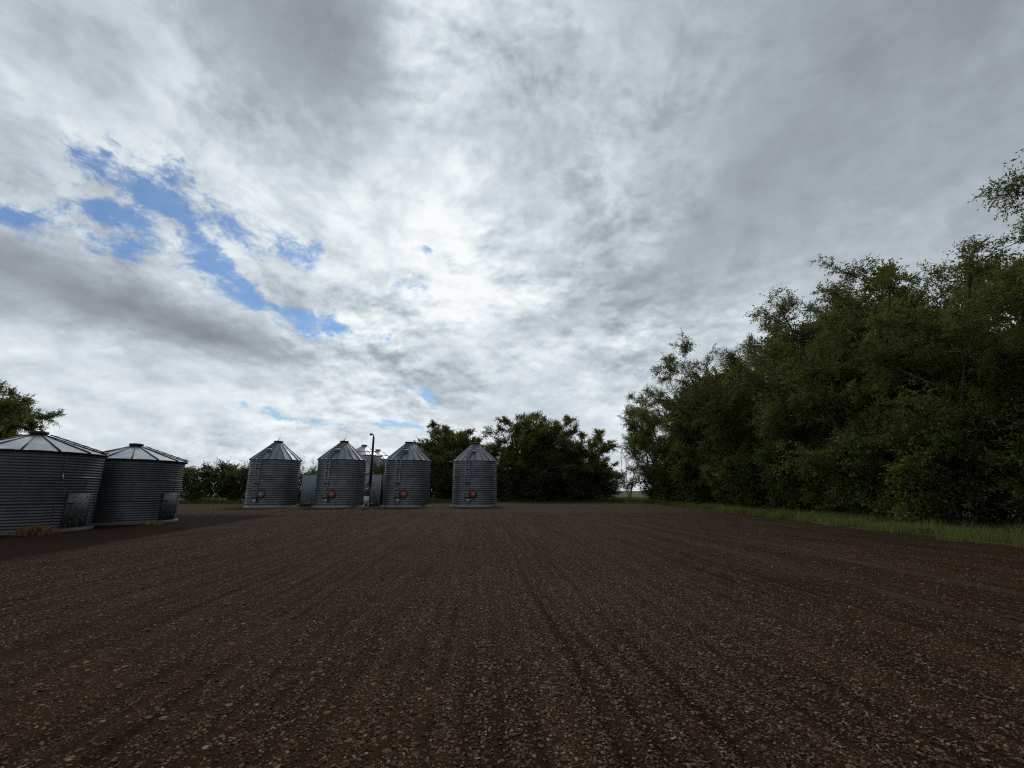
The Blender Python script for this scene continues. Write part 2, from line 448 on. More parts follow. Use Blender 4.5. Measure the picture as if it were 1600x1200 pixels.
    col = n.mixc(n.m('MULTIPLY', rut, .7), col, n.v('SCALE', (.046, .034, .023), scale=n.ss(fine, .3, .7, .75, 1.25)))
    hgt = n.m('SUBTRACT', hgt, n.m('MULTIPLY', rut, .03))
    # paler soil behind the low bins, running right across the far yard
    far_soil = n.m('MULTIPLY', n.ss(far, 30, 36), .45)
    col = n.mixc(far_soil, col, n.v('SCALE', (0.0678, 0.0367, 0.0181), scale=n.ss(fine, .3, .7, .75, 1.25)))
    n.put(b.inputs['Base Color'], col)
    n.put(b.inputs['Roughness'], n.ss(fine, .3, .7, .80, .95)); n.put(b.inputs['Specular IOR Level'], n.m('SUBTRACT', .035, n.m('MULTIPLY', patch, .02)))
    bp = n.new('ShaderNodeBump'); bp.inputs['Strength'].default_value = .9; bp.inputs['Distance'].default_value = 1.0
    n.put(bp.inputs['Height'], hgt); n.nt.links.new(bp.outputs[0], b.inputs['Normal'])
    return m
edge_pts = [(16, -25), (14.6, -5), (14.0, 6), (14.0, 13), (14.5, 21), (15.6, 31), (16.8, 42), (18.0, 55), (17.2, 63), (14.5, 68), (10, 69.5),
            (3, 69), (-6, 66), (-14, 64), (-22, 63), (-30, 57.5), (-37, 56.5), (-44, 57), (-56, 58), (-70, 50), (-80, 20), (-80, -25)]
def smooth_edge(pts, step=.5, jit=.35):
    out = []
    r_ = np.random.default_rng(3)
    for (x0, y0), (x1, y1) in zip(pts, pts[1:]+pts[:1]):
        L = math.hypot(x1-x0, y1-y0); k = max(1, int(L/step))
        for i in range(k):
            u = i/k; out.append((x0+(x1-x0)*u, y0+(y1-y0)*u))
    a = np.array(out); n_ = len(a)
    for w_ in (6, 3):
        ker = np.hanning(2*w_+3)[1:-1]; ker /= ker.sum()
        a = np.stack([np.convolve(np.r_[a[-w_:, i], a[:, i], a[:w_, i]], ker, 'valid') for i in (0, 1)], 1)
    j = np.convolve(np.tile(r_.normal(0, 1, n_), 3), np.hanning(9), 'same')[n_:2*n_]*.5+r_.normal(0, .35, n_)
    return a+jit*np.stack([j, np.roll(j, 5)], 1)*.7
yard_edge = smooth_edge(edge_pts)
mb = MB(); mb.add(np.c_[yard_edge, np.full(len(yard_edge), .004)], [list(range(len(yard_edge)))])
me = mesh_np('yard', np.concatenate(mb.v), mb.f)
o = link('yard', me, yard_mat()); tag(o, kind='structure')
if me.polygons[0].normal.z < 0: me.flip_normals()

# loose stones on top of the soil: one countless mass, real pebbles instanced on points
def stones():
    pts = []
    def sector(n_, r0, r1, a0=-64, a1=62):
        r = np.sqrt(rng.uniform(r0*r0, r1*r1, n_)); a = np.radians(rng.uniform(a0, a1, n_))
        return np.c_[r*np.sin(a), r*np.cos(a)]
    def rowfield(p):
        c, s_ = math.cos(ROW), math.sin(ROW)
        u = p[:, 0]*c+p[:, 1]*s_+rng.normal(0, .022, len(p))+.06*np.sin(p[:, 1]*.9+p[:, 0]*2.1)
        low_ = .46+.22*np.sin(u*.75+.8)+.14*np.sin(u*.31+p[:, 1]*.11)
        return low_*np.clip(.78+.80*furrow_np(u), .10, 1.5)
    allp, size = [], []
    for n_, r0, r1, s0, s1 in ((250000, 2.0, 8.5, .0050, .0135), (140000, 8.5, 17, .008, .018), (110000, 17, 46, .014, .030), (700, 2.5, 30, .018, .032)):
        p = sector(n_, r0, r1)
        keep = rng.random(n_) < np.clip(rowfield(p), .035, 1)
        right = np.clip((p[:, 0]-3)/9, 0, .62)
        keep &= rng.random(n_) > right
        d = .983*p[:, 0]+.196*p[:, 1]
        keep &= ((d > -8.8+rng.normal(0, .4, n_)) | (p[:, 1] > 30+rng.normal(0, 1, n_))) & (p[:, 0] < 13.6+p[:, 1]*.02)
        for x0 in (5.75, 7.75):
            keep &= (np.abs(p[:, 0]-x0+.55*(p[:, 1]*.05)**2) > .17) | (p[:, 1] > 18) | (rng.random(n_) < .25)
        p = p[keep]; allp.append(p)
        size.append(s0+(s1-s0)*rng.random(len(p))**2.2)
    p = np.concatenate(allp); s_ = np.concatenate(size); n_ = len(p)
    sc = np.c_[s_*rng.uniform(.8, 1.45, n_), s_*rng.uniform(.65, 1.0, n_), s_*rng.uniform(.35, .7, n_)]
    rot = np.c_[rng.normal(0, .3, n_), rng.normal(0, .3, n_), rng.uniform(0, 6.28, n_)]
    me = bpy.data.meshes.new('gravel'); me.vertices.add(n_)
    me.vertices.foreach_set('co', np.c_[p, .004+sc[:, 2]*.45].astype(np.float32).ravel())
    for nm, a, ty, key in (('size', sc, 'FLOAT_VECTOR', 'vector'), ('turn', rot, 'FLOAT_VECTOR', 'vector'), ('tone', rng.random(n_), 'FLOAT', 'value')):
        at = me.attributes.new(nm, ty, 'POINT'); at.data.foreach_set(key, a.astype(np.float32).ravel())
    m, n, b = material('pebble')
    at = n.new('ShaderNodeAttribute', attribute_type='INSTANCER', attribute_name='tone')
    c = n.ramp(at.outputs['Fac'], [(0, (.026, .0160, .0112)), (.30, (.054, .032, .0215)), (.58, (.082, .051, .034)), (.80, (.122, .080, .053)), (.94, (.175, .120, .070)), (1, (.25, .19, .14))])
    t = n.new('ShaderNodeTexCoord').outputs['Object']
    n.put(b.inputs['Base Color'], n.v('SCALE', c, scale=n.ss(n.noise(t, 2.0, 4, .6), .3, .7, .75, 1.2)))
    b.inputs['Roughness'].default_value = .8; b.inputs['Specular IOR Level'].default_value = .12
    me.materials.append(m)
    o = link('gravel', me, None); tag(o, kind='stuff')
    ng = bpy.data.node_groups.new('pebbles', 'GeometryNodeTree')
    ng.interface.new_socket('Geometry', in_out='INPUT', socket_type='NodeSocketGeometry')
    ng.interface.new_socket('Geometry', in_out='OUTPUT', socket_type='NodeSocketGeometry')
    N, L = ng.nodes, ng.links
    gi, go = N.new('NodeGroupInput'), N.new('NodeGroupOutput')
    ip = N.new('GeometryNodeInstanceOnPoints'); L.new(gi.outputs[0], ip.inputs['Points'])
    g2i = N.new('GeometryNodeGeometryToInstance')
    for k in range(4):
        ico = N.new('GeometryNodeMeshIcoSphere'); ico.inputs['Radius'].default_value = 1; ico.inputs['Subdivisions'].default_value = 2
        sp = N.new('GeometryNodeSetPosition'); L.new(ico.outputs[0], sp.inputs['Geometry'])
        nz = N.new('ShaderNodeTexNoise'); nz.noise_dimensions = '4D'; nz.inputs['W'].default_value = 3.7*k; nz.inputs['Scale'].default_value = .9; nz.inputs['Detail'].default_value = 2
        sb = N.new('ShaderNodeVectorMath'); sb.operation = 'SUBTRACT'; sb.inputs[1].default_value = (.5, .5, .5); L.new(nz.outputs['Color'], sb.inputs[0])
        sl = N.new('ShaderNodeVectorMath'); sl.operation = 'SCALE'; sl.inputs['Scale'].default_value = 1.5; L.new(sb.outputs[0], sl.inputs[0])
        L.new(sl.outputs[0], sp.inputs['Offset'])
        sm = N.new('GeometryNodeSetMaterial'); sm.inputs['Material'].default_value = m; L.new(sp.outputs[0], sm.inputs[0])
        L.new(sm.outputs[0], g2i.inputs[0])
    L.new(g2i.outputs[0], ip.inputs['Instance']); ip.inputs['Pick Instance'].default_value = True
    for nm, sock, ty in (('size', 'Scale', 'FLOAT_VECTOR'), ('turn', 'Rotation', 'FLOAT_VECTOR')):
        na = N.new('GeometryNodeInputNamedAttribute'); na.data_type = ty; na.inputs[0].default_value = nm
        L.new(na.outputs[0], ip.inputs[sock])
    L.new(ip.outputs[0], go.inputs[0])
    md = o.modifiers.new('pebbles', 'NODES'); md.node_group = ng
stones()

# ------------------------------------------------------------------ grain bins
def at_wall(a, r, z):
    return np.array([math.sin(a)*r, -math.cos(a)*r, z])
def frame_at(a):
    """columns: right, outward, up at angle a on the wall (a from -Y towards +X)"""
    rt = Vector((math.cos(a), math.sin(a), 0)); out = Vector((math.sin(a), -math.cos(a), 0))
    return Matrix((rt, out, Vector((0, 0, 1)))).transposed()
def disc(mb, c, a, r0, r1, d, k=20, tilt=0):
    """flat round lid facing outward at angle a: radius r1 at the wall, r0 at the front, depth d"""
    F_ = np.array(frame_at(a)); th = np.arange(k)*2*PI/k
    ring = lambda r, y: np.c_[r*np.cos(th), np.full(k, y), r*np.sin(th)]
    v = np.concatenate([ring(r1, 0), ring(r1, d*.6), ring(r0, d)]) @ F_.T + np.array(c)
    i = np.arange(2)[:, None]*k; j = np.arange(k)[None, :]; j2 = (j+1) % k
    q = np.stack([i+j, i+k+j, i+k+j2, i+j2], -1).reshape(-1, 4)
    mb.add(v, q, [[2*k+x for x in range(k)][::-1]])
def corrugated(R_, z0, z1, pitch, amp, k=96, a0=0, a1=2*PI, per=6):
    n_ = int(round((z1-z0)/pitch*per)); z = np.linspace(z0, z1, n_+1)
    m_ = MB(); m_.lathe(np.c_[R_+amp*np.cos((z-z0)/pitch*2*PI), z], k, a0, a1)
    return m_
def ladder(parent, a, R_, z0, z1, width=.40, step=.33):
    F_ = frame_at(a)
    l = MB()
    for s_ in (-1, 1):
        c = at_wall(a, R_+.13, (z0+z1)/2)+np.array(F_ @ Vector((s_*width/2, 0, 0)))
        l.box(c, (.035, .05, z1-z0), F_)
    lad = l.build('ladder', M['galv_light'], parent)
    me = None
    for i in range(int((z1-z0)/step)):
        z = z0+.15+i*step
        if me is None:
            r_ = MB(); r_.box((0, 0, 0), (width, .035, .04), F_); ru = r_.build('rung', M['galv_light'], lad); me = ru.data
        else: ru = link('rung', me, None, lad)
        ru.location = at_wall(a, R_+.13, z)
    me = None
    for z in np.arange(z0+.3, z1, 1.35):
        if me is None:
            r_ = MB(); r_.box((0, 0, 0), (width+.04, .12, .07), F_); ru = r_.build('bracket', M['dark_metal'], lad); me = ru.data
        else: ru = link('bracket', me, None, lad)
        ru.location = at_wall(a, R_+.065, z)
def cone_pt(a, u, re, ze, rc, zc_, lift=0):
    """point on the roof: u=0 eave, u=1 cap"""
    r = re+(rc-re)*u; z = ze+(zc_-ze)*u
    nl = math.hypot(zc_-ze, re-rc); return at_wall(a, r+lift*(zc_-ze)/nl, z+lift*(re-rc)/nl)
def roof(parent, n_, re, ze, rc, zc_, mat, ribmat, rib=.035, bend=0.0):
    st = 2*PI/n_; pm = rm = None
    for i in range(n_):
        if pm is None:
            p = MB(); k = 4
            for u0, u1 in ((0, 1),):
                rowv = []
                for u in (0, .5, 1):
                    for j in range(k+1):
                        a = -st/2+st*j/k
                        rowv.append(cone_pt(a, u, re, ze, rc, zc_, -.02*math.sin(PI*j/k)*(1-u)-bend*math.sin(PI*u)))
                q = [[r_*(k+1)+j, r_*(k+1)+j+1, (r_+1)*(k+1)+j+1, (r_+1)*(k+1)+j] for r_ in range(2) for j in range(k)]
                low_ = [list(np.array(x)-np.array([0, 0, .02])) for x in rowv]
                p.add(rowv, q); p.add(low_, [x[::-1] for x in q])
            po = p.build('roof_panel', mat, parent); pm = po.data
            b_ = MB(); b_.tube([cone_pt(st/2, u, re+.02, ze, rc, zc_, .012) for u in (0, .5, 1)], [rib, rib*.9, rib*.55], 6)
            ro = b_.build('roof_rib', ribmat, parent); rm = ro.data
        else:
            po = link('roof_panel', pm, None, parent); ro = link('roof_rib', rm, None, parent)
        po.rotation_euler = (0, 0, st*i); ro.rotation_euler = (0, 0, st*i)

def tall_bin():
    R_, H, pk = 2.25, 4.42, 6.22
    t = empty('grain_bin', (0, 0, 0))
    b = MB(); b.lathe([(2.2, .13), (2.27, .13), (2.29, .10), (2.46, .05), (2.47, .0)], 64); b.build('base_flange', M['flange'], t, True)
    zs = [.13, 1.56, 2.98, H]
    for i in range(3):
        m_ = corrugated(R_-.004*i, zs[i]+.004, zs[i+1]-.004, .2035, .017)
        m_.build('wall_ring', M['galv'], t, True)
    for i in range(1, 3):
        b = MB(); b.lathe([(R_-.02, zs[i]-.045), (R_+.036, zs[i]-.045), (R_+.038, zs[i]+.045), (R_-.02, zs[i]+.045)], 64)
        b.build('ring_joint', M['galv'], t)
    sm = None
    for i in range(3):
        for j in range(4):
            a = R(14+90*j+37*i)
            if sm is None:
                b = MB(); z = np.linspace(0, 1.4, 43)
                for s_ in (0,):
                    b.lathe(np.c_[.019+R_+.017*np.cos(z/.2035*2*PI), z], 1, -.022, .022)
                so = b.build('sheet_seam', M['galv'], t, True); sm = so.data
            else: so = link('sheet_seam', sm, None, t)
            so.location = (0, 0, zs[i]+.01); so.rotation_euler = (0, 0, a)
    b = MB(); b.lathe([(R_-.03, H), (R_+.06, H-.03), (R_+.10, H+.0), (R_+.07, H+.035), (R_-.2, H+.16)], 64); b.build('eave_ring', M['galv_light'], t, True)
    re, ze, rc = R_+.08, H+.03, .34
    roof(t, 20, re, ze, rc, pk, M['galv_roof'], M['galv_roof'], .030)
    b = MB(); b.lathe([(.36, pk-.10), (.36, pk+.02), (.43, pk+.03), (.44, pk+.10), (.40, pk+.13), (.01, pk+.16)], 24); b.build('roof_cap', M['dark_metal'], t)
    b = MB(); b.tube([(-.05, 0, pk+.15), (.02, 0, pk+.28), (.10, 0, pk+.42)], [.025, .022, .02], 6); b.tube([(-.18, 0, pk+.14), (-.05, 0, pk+.26), (.06, 0, pk+.33)], .016, 5)
    b.box((.10, 0, pk+.42), (.07, .05, .09)); b.build('lid_lever', M['grey_paint'], t)
    la = R(-11); ladder(t, la, R_, .55, H+.05)
    # roof ladder with its steps, hatch beside it
    l = MB()
    for s_ in (-1, 1):
        p0 = cone_pt(la, .02, re, ze, rc, pk, .07); p1 = cone_pt(la, .93, re, ze, rc, pk, .07)
        rt = np.array(frame_at(la) @ Vector((s_*.2, 0, 0)))
        l.tube([p0+rt, p1+rt*.75], .022, 5)
    rl = l.build('roof_ladder', M['grey_paint'], t)
    slope = math.atan2(pk-ze, re-rc); sm = None
    for i in range(8):
        p0 = cone_pt(la, .05+.115*i, re, ze, rc, pk, .075)
        if sm is None:
            b = MB(); b.box((0, 0, 0), (.46, .06, .05), frame_at(la) @ Matrix.Rotation(slope, 3, 'X')); so = b.build('step', M['dark_metal'], rl); sm = so.data
        else: so = link('step', sm, None, rl)
        so.location = p0
    ha = R(3); b = MB(); F_ = frame_at(ha) @ Matrix.Rotation(PI/2-slope, 3, 'X').inverted()
    hp = cone_pt(ha, .42, re, ze, rc, pk, .05); mtx = frame_at(ha) @ Matrix.Rotation(slope-PI/2, 3, 'X')
    b.box(hp, (.42, .07, .62), mtx); h = b.build('roof_hatch', M['galv_light'], t)
    b = MB(); b.box(cone_pt(ha, .42, re, ze, rc, pk, .095), (.08, .03, .05), mtx); b.build('hatch_latch', M['dark_metal'], h)
    # round inspection door low on the wall
    ca = R(4.2); c = at_wall(ca, R_-.02, 1.17)
    b = MB(); disc(b, c, ca, .36, .39, .07, 24); cv = b.build('cover_ring', M['dark_metal'], t)
    b = MB(); disc(b, at_wall(ca, R_+.045, 1.17), ca, .26, .32, .06, 24); cv = b.build('inspection_cover', M['red'], t)
    b = MB(); F_ = frame_at(ca)
    for dx, dz, wx, wz in ((-.085, -.02, .042, .16), (.085, -.02, .042, .16), (0, .0, .042, .12), (0, .075, .212, .045)):
        b.box(at_wall(ca, R_+.118, 1.17+dz)+np.array(F_ @ Vector((dx, 0, 0))), (wx, .02+.004*(dx == 0)+.006*(wx > .1), wz), F_)
    b.build('emblem', M['white'], cv)
    b = MB(); b.box(at_wall(ca, R_+.05, 1.61), (.30, .05, .05), F_); b.build('cover_hinge', M['dark_metal'], cv)
    # short unloading spout with a round cap
    sa = R(-6); s_ = MB(); p0 = at_wall(sa, R_-.05, .78); p1 = at_wall(sa, R_+.26, .62)
    s_.tube([p0, p1], .15, 14); sp = s_.build('unload_spout', M['dark_metal'], t)
    b = MB(); disc(b, p1-np.array([0, 0, 0]), sa, .13, .165, .05, 16); b.build('spout_cap', M['galv_light'], sp)
    return t

def low_bin():
    R_, H, pk = 2.14, 2.93, 3.66
    t = empty('grain_bin', (0, 0, 0))
    b = MB(); b.lathe([(2.1, .10), (2.22, .10), (2.235, .085), (2.24, .0)], 56); b.build('base_pad', M['concrete'], t)
    for z0, z1 in ((.104, 1.06), (1.064, 2.0), (2.004, H)):
        corrugated(R_-.003*(z0 > 1)-.003*(z0 > 2), z0, z1, .1045, .0085, 80).build('wall_ring', M['galv_old'], t, True)
    b = MB(); b.lathe([(R_-.03, H-.02), (R_+.09, H-.035), (R_+.12, H+.0), (R_+.05, H+.03)], 56); b.build('eave_ring', M['dark_metal'], t, True)
    sm = None
    for i, (z0, z1) in enumerate(((.11, 1.05), (1.07, 1.99), (2.01, H-.04))):
        for j in range(7):
            a = R(20+51.4*j+25*(i % 2))
            if sm is None:
                b = MB(); z = np.linspace(0, .90, 52)
                b.lathe(np.c_[.012+R_+.0085*np.cos(z/.1045*2*PI), z], 1, -.016, .016); so = b.build('sheet_seam', M['galv_old'], t, True); sm = so.data
            else: so = link('sheet_seam', sm, None, t)
            so.location = (0, 0, z0+.01); so.rotation_euler = (0, 0, a)
    for zz in (1.062, 2.002):
        b = MB(); b.lathe([(R_-.01, zz-.022), (R_+.016, zz-.022), (R_+.018, zz+.022), (R_-.01, zz+.022)], 56); b.build('ring_joint', M['galv_old'], t)
    re, ze, rc = R_+.10, H+.02, .27
    roof(t, 14, re, ze, rc, pk, M['galv_bright'], M['dark_metal'], .028)
    b = MB(); b.lathe([(.25, pk-.06), (.25, pk+.05), (.29, pk+.06), (.30, pk+.12), (.28, pk+.16), (.01, pk+.18)], 24); b.build('roof_cap', M['dark_metal'], t)
    da = R(93); F_ = frame_at(da)
    # door: curved sheet set in the wall
    b = MB(); h0, h1, aw = .16, 1.40, .225
    b.lathe([(R_+.016, h0), (R_+.045, h0), (R_+.045, h1), (R_+.016, h1)], 8, da-aw, da+aw)
    for s_ in (-1, 1):
        b.box(at_wall(da+s_*aw, R_+.028, (h0+h1)/2), (.06, .065, h1-h0+.03), frame_at(da+s_*aw))
    d = b.build('door', M['door'], t)
    bm = None
    for i in range(3):
        for j in range(5):
            a = da-aw*.55+aw*.55*i
            if bm is None:
                q = MB(); q.box((0, 0, 0), (.05, .03, .045), F_); bo = q.build('bolt_plate', M['grey_paint'], d); bm = bo.data
            else: bo = link('bolt_plate', bm, None, d)
            bo.location = at_wall(a, R_+.052, h0+.18+.235*j); bo.rotation_euler = (0, 0, a-da)
    q = MB(); q.box(at_wall(da-aw*.8, R_+.07, 1.05), (.22, .04, .05), frame_at(da-aw*.8)); q.build('door_latch', M['dark_metal'], d)
    la = R(118); l = MB()
    for s_ in (-1, 1):
        rt = np.array(frame_at(la) @ Vector((s_*.19, 0, 0)))
        l.tube([cone_pt(la, .0, re, ze, rc, pk, .07)+rt, cone_pt(la, .95, re, ze, rc, pk, .07)+rt*.7], .022, 5)
    rl = l.build('roof_ladder', M['dark_metal'], t)
    sm = None; slope = math.atan2(pk-ze, re-rc)
    for i in range(6):
        if sm is None:
            b = MB(); b.box((0, 0, 0), (.40, .05, .04), frame_at(la) @ Matrix.Rotation(slope, 3, 'X')); so = b.build('step', M['dark_metal'], rl); sm = so.data
        else: so = link('step', sm, None, rl)
        so.location = cone_pt(la, .06+.16*i, re, ze, rc, pk, .075)
    return t

t = tall_bin()
info = [((-23.4, 44.4), 'tall corrugated steel bin with grey round cover, nearest the low bins', True),
        ((-16.8, 44.4), 'tall corrugated bin with red cover standing between the grey shed ends', True),
        ((-10.5, 45.3), 'tall corrugated bin with red cover just right of the black pole', False),
        ((-3.8, 46.2), 'tall corrugated bin with dark-ringed red cover in front of the dark trees', False)]
for i, (p, lab, lever) in enumerate(info):
    b_ = t if i == 0 else copy_tree(t, None, () if lever else ('lid_lever',))
    b_.location = (*p, 0); tag(b_, lab, 'grain bin', 'row of tall steel grain bins')
    if i: b_.rotation_euler.z = R((0, -1.5, 1.5, -3)[i])
# the first one has a grey cover
for ch in t.children:
    if ch.name.startswith('inspection_cover'):
        ch.data = ch.data.copy(); ch.data.materials[0] = M['grey_paint']; ch['label'] = 'grey round cover with white mark'
tl = low_bin(); tl.location = (-19.05, 17.75, 0)
tag(tl, 'low corrugated bin nearest the camera, cut by the picture edge, with bolted door', 'grain bin', 'pair of low grain bins')
t2 = copy_tree(tl); t2.location = (-19.05, 22.5, 0); tag(t2, 'low corrugated bin with round roof cap standing behind the nearest bin', 'grain bin', 'pair of low grain bins')
b = MB(); b.box(at_wall(R(72), 2.16, 2.0), (.035, .02, .24), frame_at(R(72)) @ Matrix.Rotation(R(-14), 3, 'Y')); o = b.build('pale_scratch', M['galv_far'], tl); o['label'] = 'pale scratch on the corrugated wall'
def far_bin():
    R_, H, pk = 2.9, 7.1, 8.75
    t = empty('grain_bin', (0, 0, 0))
    for k in range(5):
        z0 = .05+k*(H-.05)/5; z1 = .05+(k+1)*(H-.05)/5
        corrugated(R_, z0, z1-.01, .235, .02, 56, per=4).build('wall_ring', M['galv_far'], t, True)
    b = MB(); b.lathe([(R_-.05, H-.02), (R_+.1, H-.02), (R_+.12, H+.05), (R_, H+.1)], 48); b.build('eave_ring', M['galv_light'], t)
    roof(t, 22, R_+.1, H+.06, .4, pk, M['galv_bright'], M['galv_light'], .03)
    b = MB(); rm = 2.0; zm = H+.06+(pk-H-.06)*(R_+.1-rm)/(R_+.1-.4); b.lathe([(rm+.06, zm-.02), (rm+.04, zm+.07), (rm-.06, zm+.09)], 40); b.build('roof_band', M['dark_metal'], t)
    b = MB(); b.lathe([(.42, pk-.08), (.42, pk+.14), (.5, pk+.15), (.5, pk+.25), (.01, pk+.3)], 20); b.build('roof_cap', M['galv_light'], t)
    return t
f1_ = far_bin(); f1_.location = (-24.8, 74.5, 0); tag(f1_, 'large pale bin showing above the shed, left of the black pole', 'grain bin', 'big bins behind the shed')
f2_ = copy_tree(f1_); f2_.location = (-25.0, 83, 0); tag(f2_, 'farther large pale bin, its roof peeking out right of the black pole', 'grain bin', 'big bins behind the shed')

# ------------------------------------------------------------------ shed
t = empty('storage_shed', (-18.1, 49.2, 0), 0, 'flat grey metal clad shed standing behind the tall bins', 'shed')
L_, W_, H_ = 8.35, 2.4, 3.2
b = MB(); b.box((0, -W_/2+.03, H_/2), (L_-.1, .06, H_-.02)); fw = b.build('front_wall', M['shed'], t)
b = MB(); b.box((0, W_/2-.03, H_/2), (L_-.1, .06, H_-.02)); b.build('back_wall', M['shed'], t)
for s_ in (-1, 1):
    b = MB(); b.box((s_*(L_/2-.08), 0, H_/2), (.06, W_-.16, H_-.02)); b.build('end_wall', M['shed_dark'], t)
    for q in (-1, 1):
        b = MB(); b.box((s_*(L_/2-.03), q*(W_/2-.03), H_/2), (.075, .075, H_)); b.build('corner_trim', M['shed'], t)
b = MB(); b.box((0, 0, H_+.03), (L_+.04, W_+.04, .06)); b.build('roof', M['galv_roof'], t)
b = MB(); b.box((0, -W_/2-.001, .08), (L_-.18, .03, .14)); b.build('base_rail', M['dark_metal'], t)
sm = None
for i in range(6):
    if sm is None:
        b = MB(); b.box((0, 0, H_/2), (.03, .012, H_-.3)); so = b.build('panel_seam', M['shed'], fw); sm = so.data
    else: so = link('panel_seam', sm, None, fw)
    so.location = (-L_/2+1.19*(i+1), -W_/2-.003, 0)

# ------------------------------------------------------------------ pole with meter box
t = empty('service_pole', (-12.42, 39.5, 0), 0, 'thin black pole with small lamp on top and meter boxes below', 'utility pole')
b = MB(); b.tube([(.05, 0, 0), (.05, 0, 2.0)], .07, 10); b.tube([(.05, 0, 1.9), (.05, 0, 4.2), (.05, 0, 6.2)], [.125, .115, .09], 12); b.build('post', M['pole'], t)
b = MB(); b.box((-.02, 0, 2.05), (.42, .26, .18)); b.box((-.02, 0, 2.2), (.2, .22, .14)); b.build('collar', M['pole'], t)
b = MB(); b.tube([(.05, 0, 6.15), (.04, 0, 6.32), (-.04, 0, 6.42), (-.16, 0, 6.43)], .05, 8); b.build('lamp_arm', M['pole'], t)
b = MB(); b.lathe([(.02, 6.52), (.10, 6.49), (.13, 6.42), (.12, 6.34), (.02, 6.30)], 14, c=(-.20, 0)); b.build('lamp_head', M['grey_paint'], t, True)
b = MB(); b.box((-.13, -.12, 1.58), (.34, .18, .74)); pn = b.build('meter_panel', M['grey_paint'], t)
b = MB(); b.box((-.13, -.225, 1.66), (.16, .04, .18)); b.build('meter', M['galv_light'], pn)
b = MB(); b.box((-.13, -.12, 1.12), (.30, .16, .15)); b.build('switch', M['dark_metal'], t)
b = MB(); b.box((-.13, -.12, .76), (.42, .24, .56)); wb = b.build('white_box', M['white'], t)
b = MB(); b.box((-.13, -.242, .76), (.34, .012, .46)); b.build('box_door', M['white'], wb)
for s_ in (-1, 1):
    b = MB(); b.box((-.13+s_*.17, -.12, .24), (.07, .07, .48)); b.build('leg', M['white'], t)
b = MB(); b.tube([(.16, 0, 1.95), (.5, 0, 1.15), (.92, .0, .02)], .03, 6); b.build('guy_wire', M['dark_metal'], t)

# ------------------------------------------------------------------ trees
def unit(v): return v/(np.linalg.norm(v, axis=-1, keepdims=True)+1e-9)
def leaves_mesh(name, tw_p, tw_d, tw_l, per, ll, lw, droop, rg):
    """leaves along every twig: one small folded blade each"""
    n_ = len(tw_p)
    p = np.repeat(tw_p, per, 0); d = np.repeat(tw_d, per, 0); L = np.repeat(tw_l, per)
    u = rg.uniform(.05, 1.05, n_*per)
    pos = p+d*(L*u)[:, None]; pos[:, 2] -= droop*.6*(L*u)**2
    pos += rg.normal(0, .03, pos.shape)
    ld = unit(d*.8+rg.normal(0, .6, pos.shape)+np.array([0, 0, -droop]))
    side = unit(np.cross(ld, rg.normal(0, 1, pos.shape)))
    l = ll*rg.uniform(.65, 1.25, n_*per); w_ = lw*rg.uniform(.7, 1.2, n_*per)
    nrm = np.cross(ld, side)
    mid = pos+ld*(l*.45)[:, None]
    v = np.stack([pos, mid+side*(w_*.5)[:, None]+nrm*(w_*.12)[:, None], pos+ld*l[:, None], mid-side*(w_*.5)[:, None]+nrm*(w_*.12)[:, None]], 1).reshape(-1, 3)
    f = np.arange(len(v)).reshape(-1, 4)
    return mesh_np(name, v, [f])

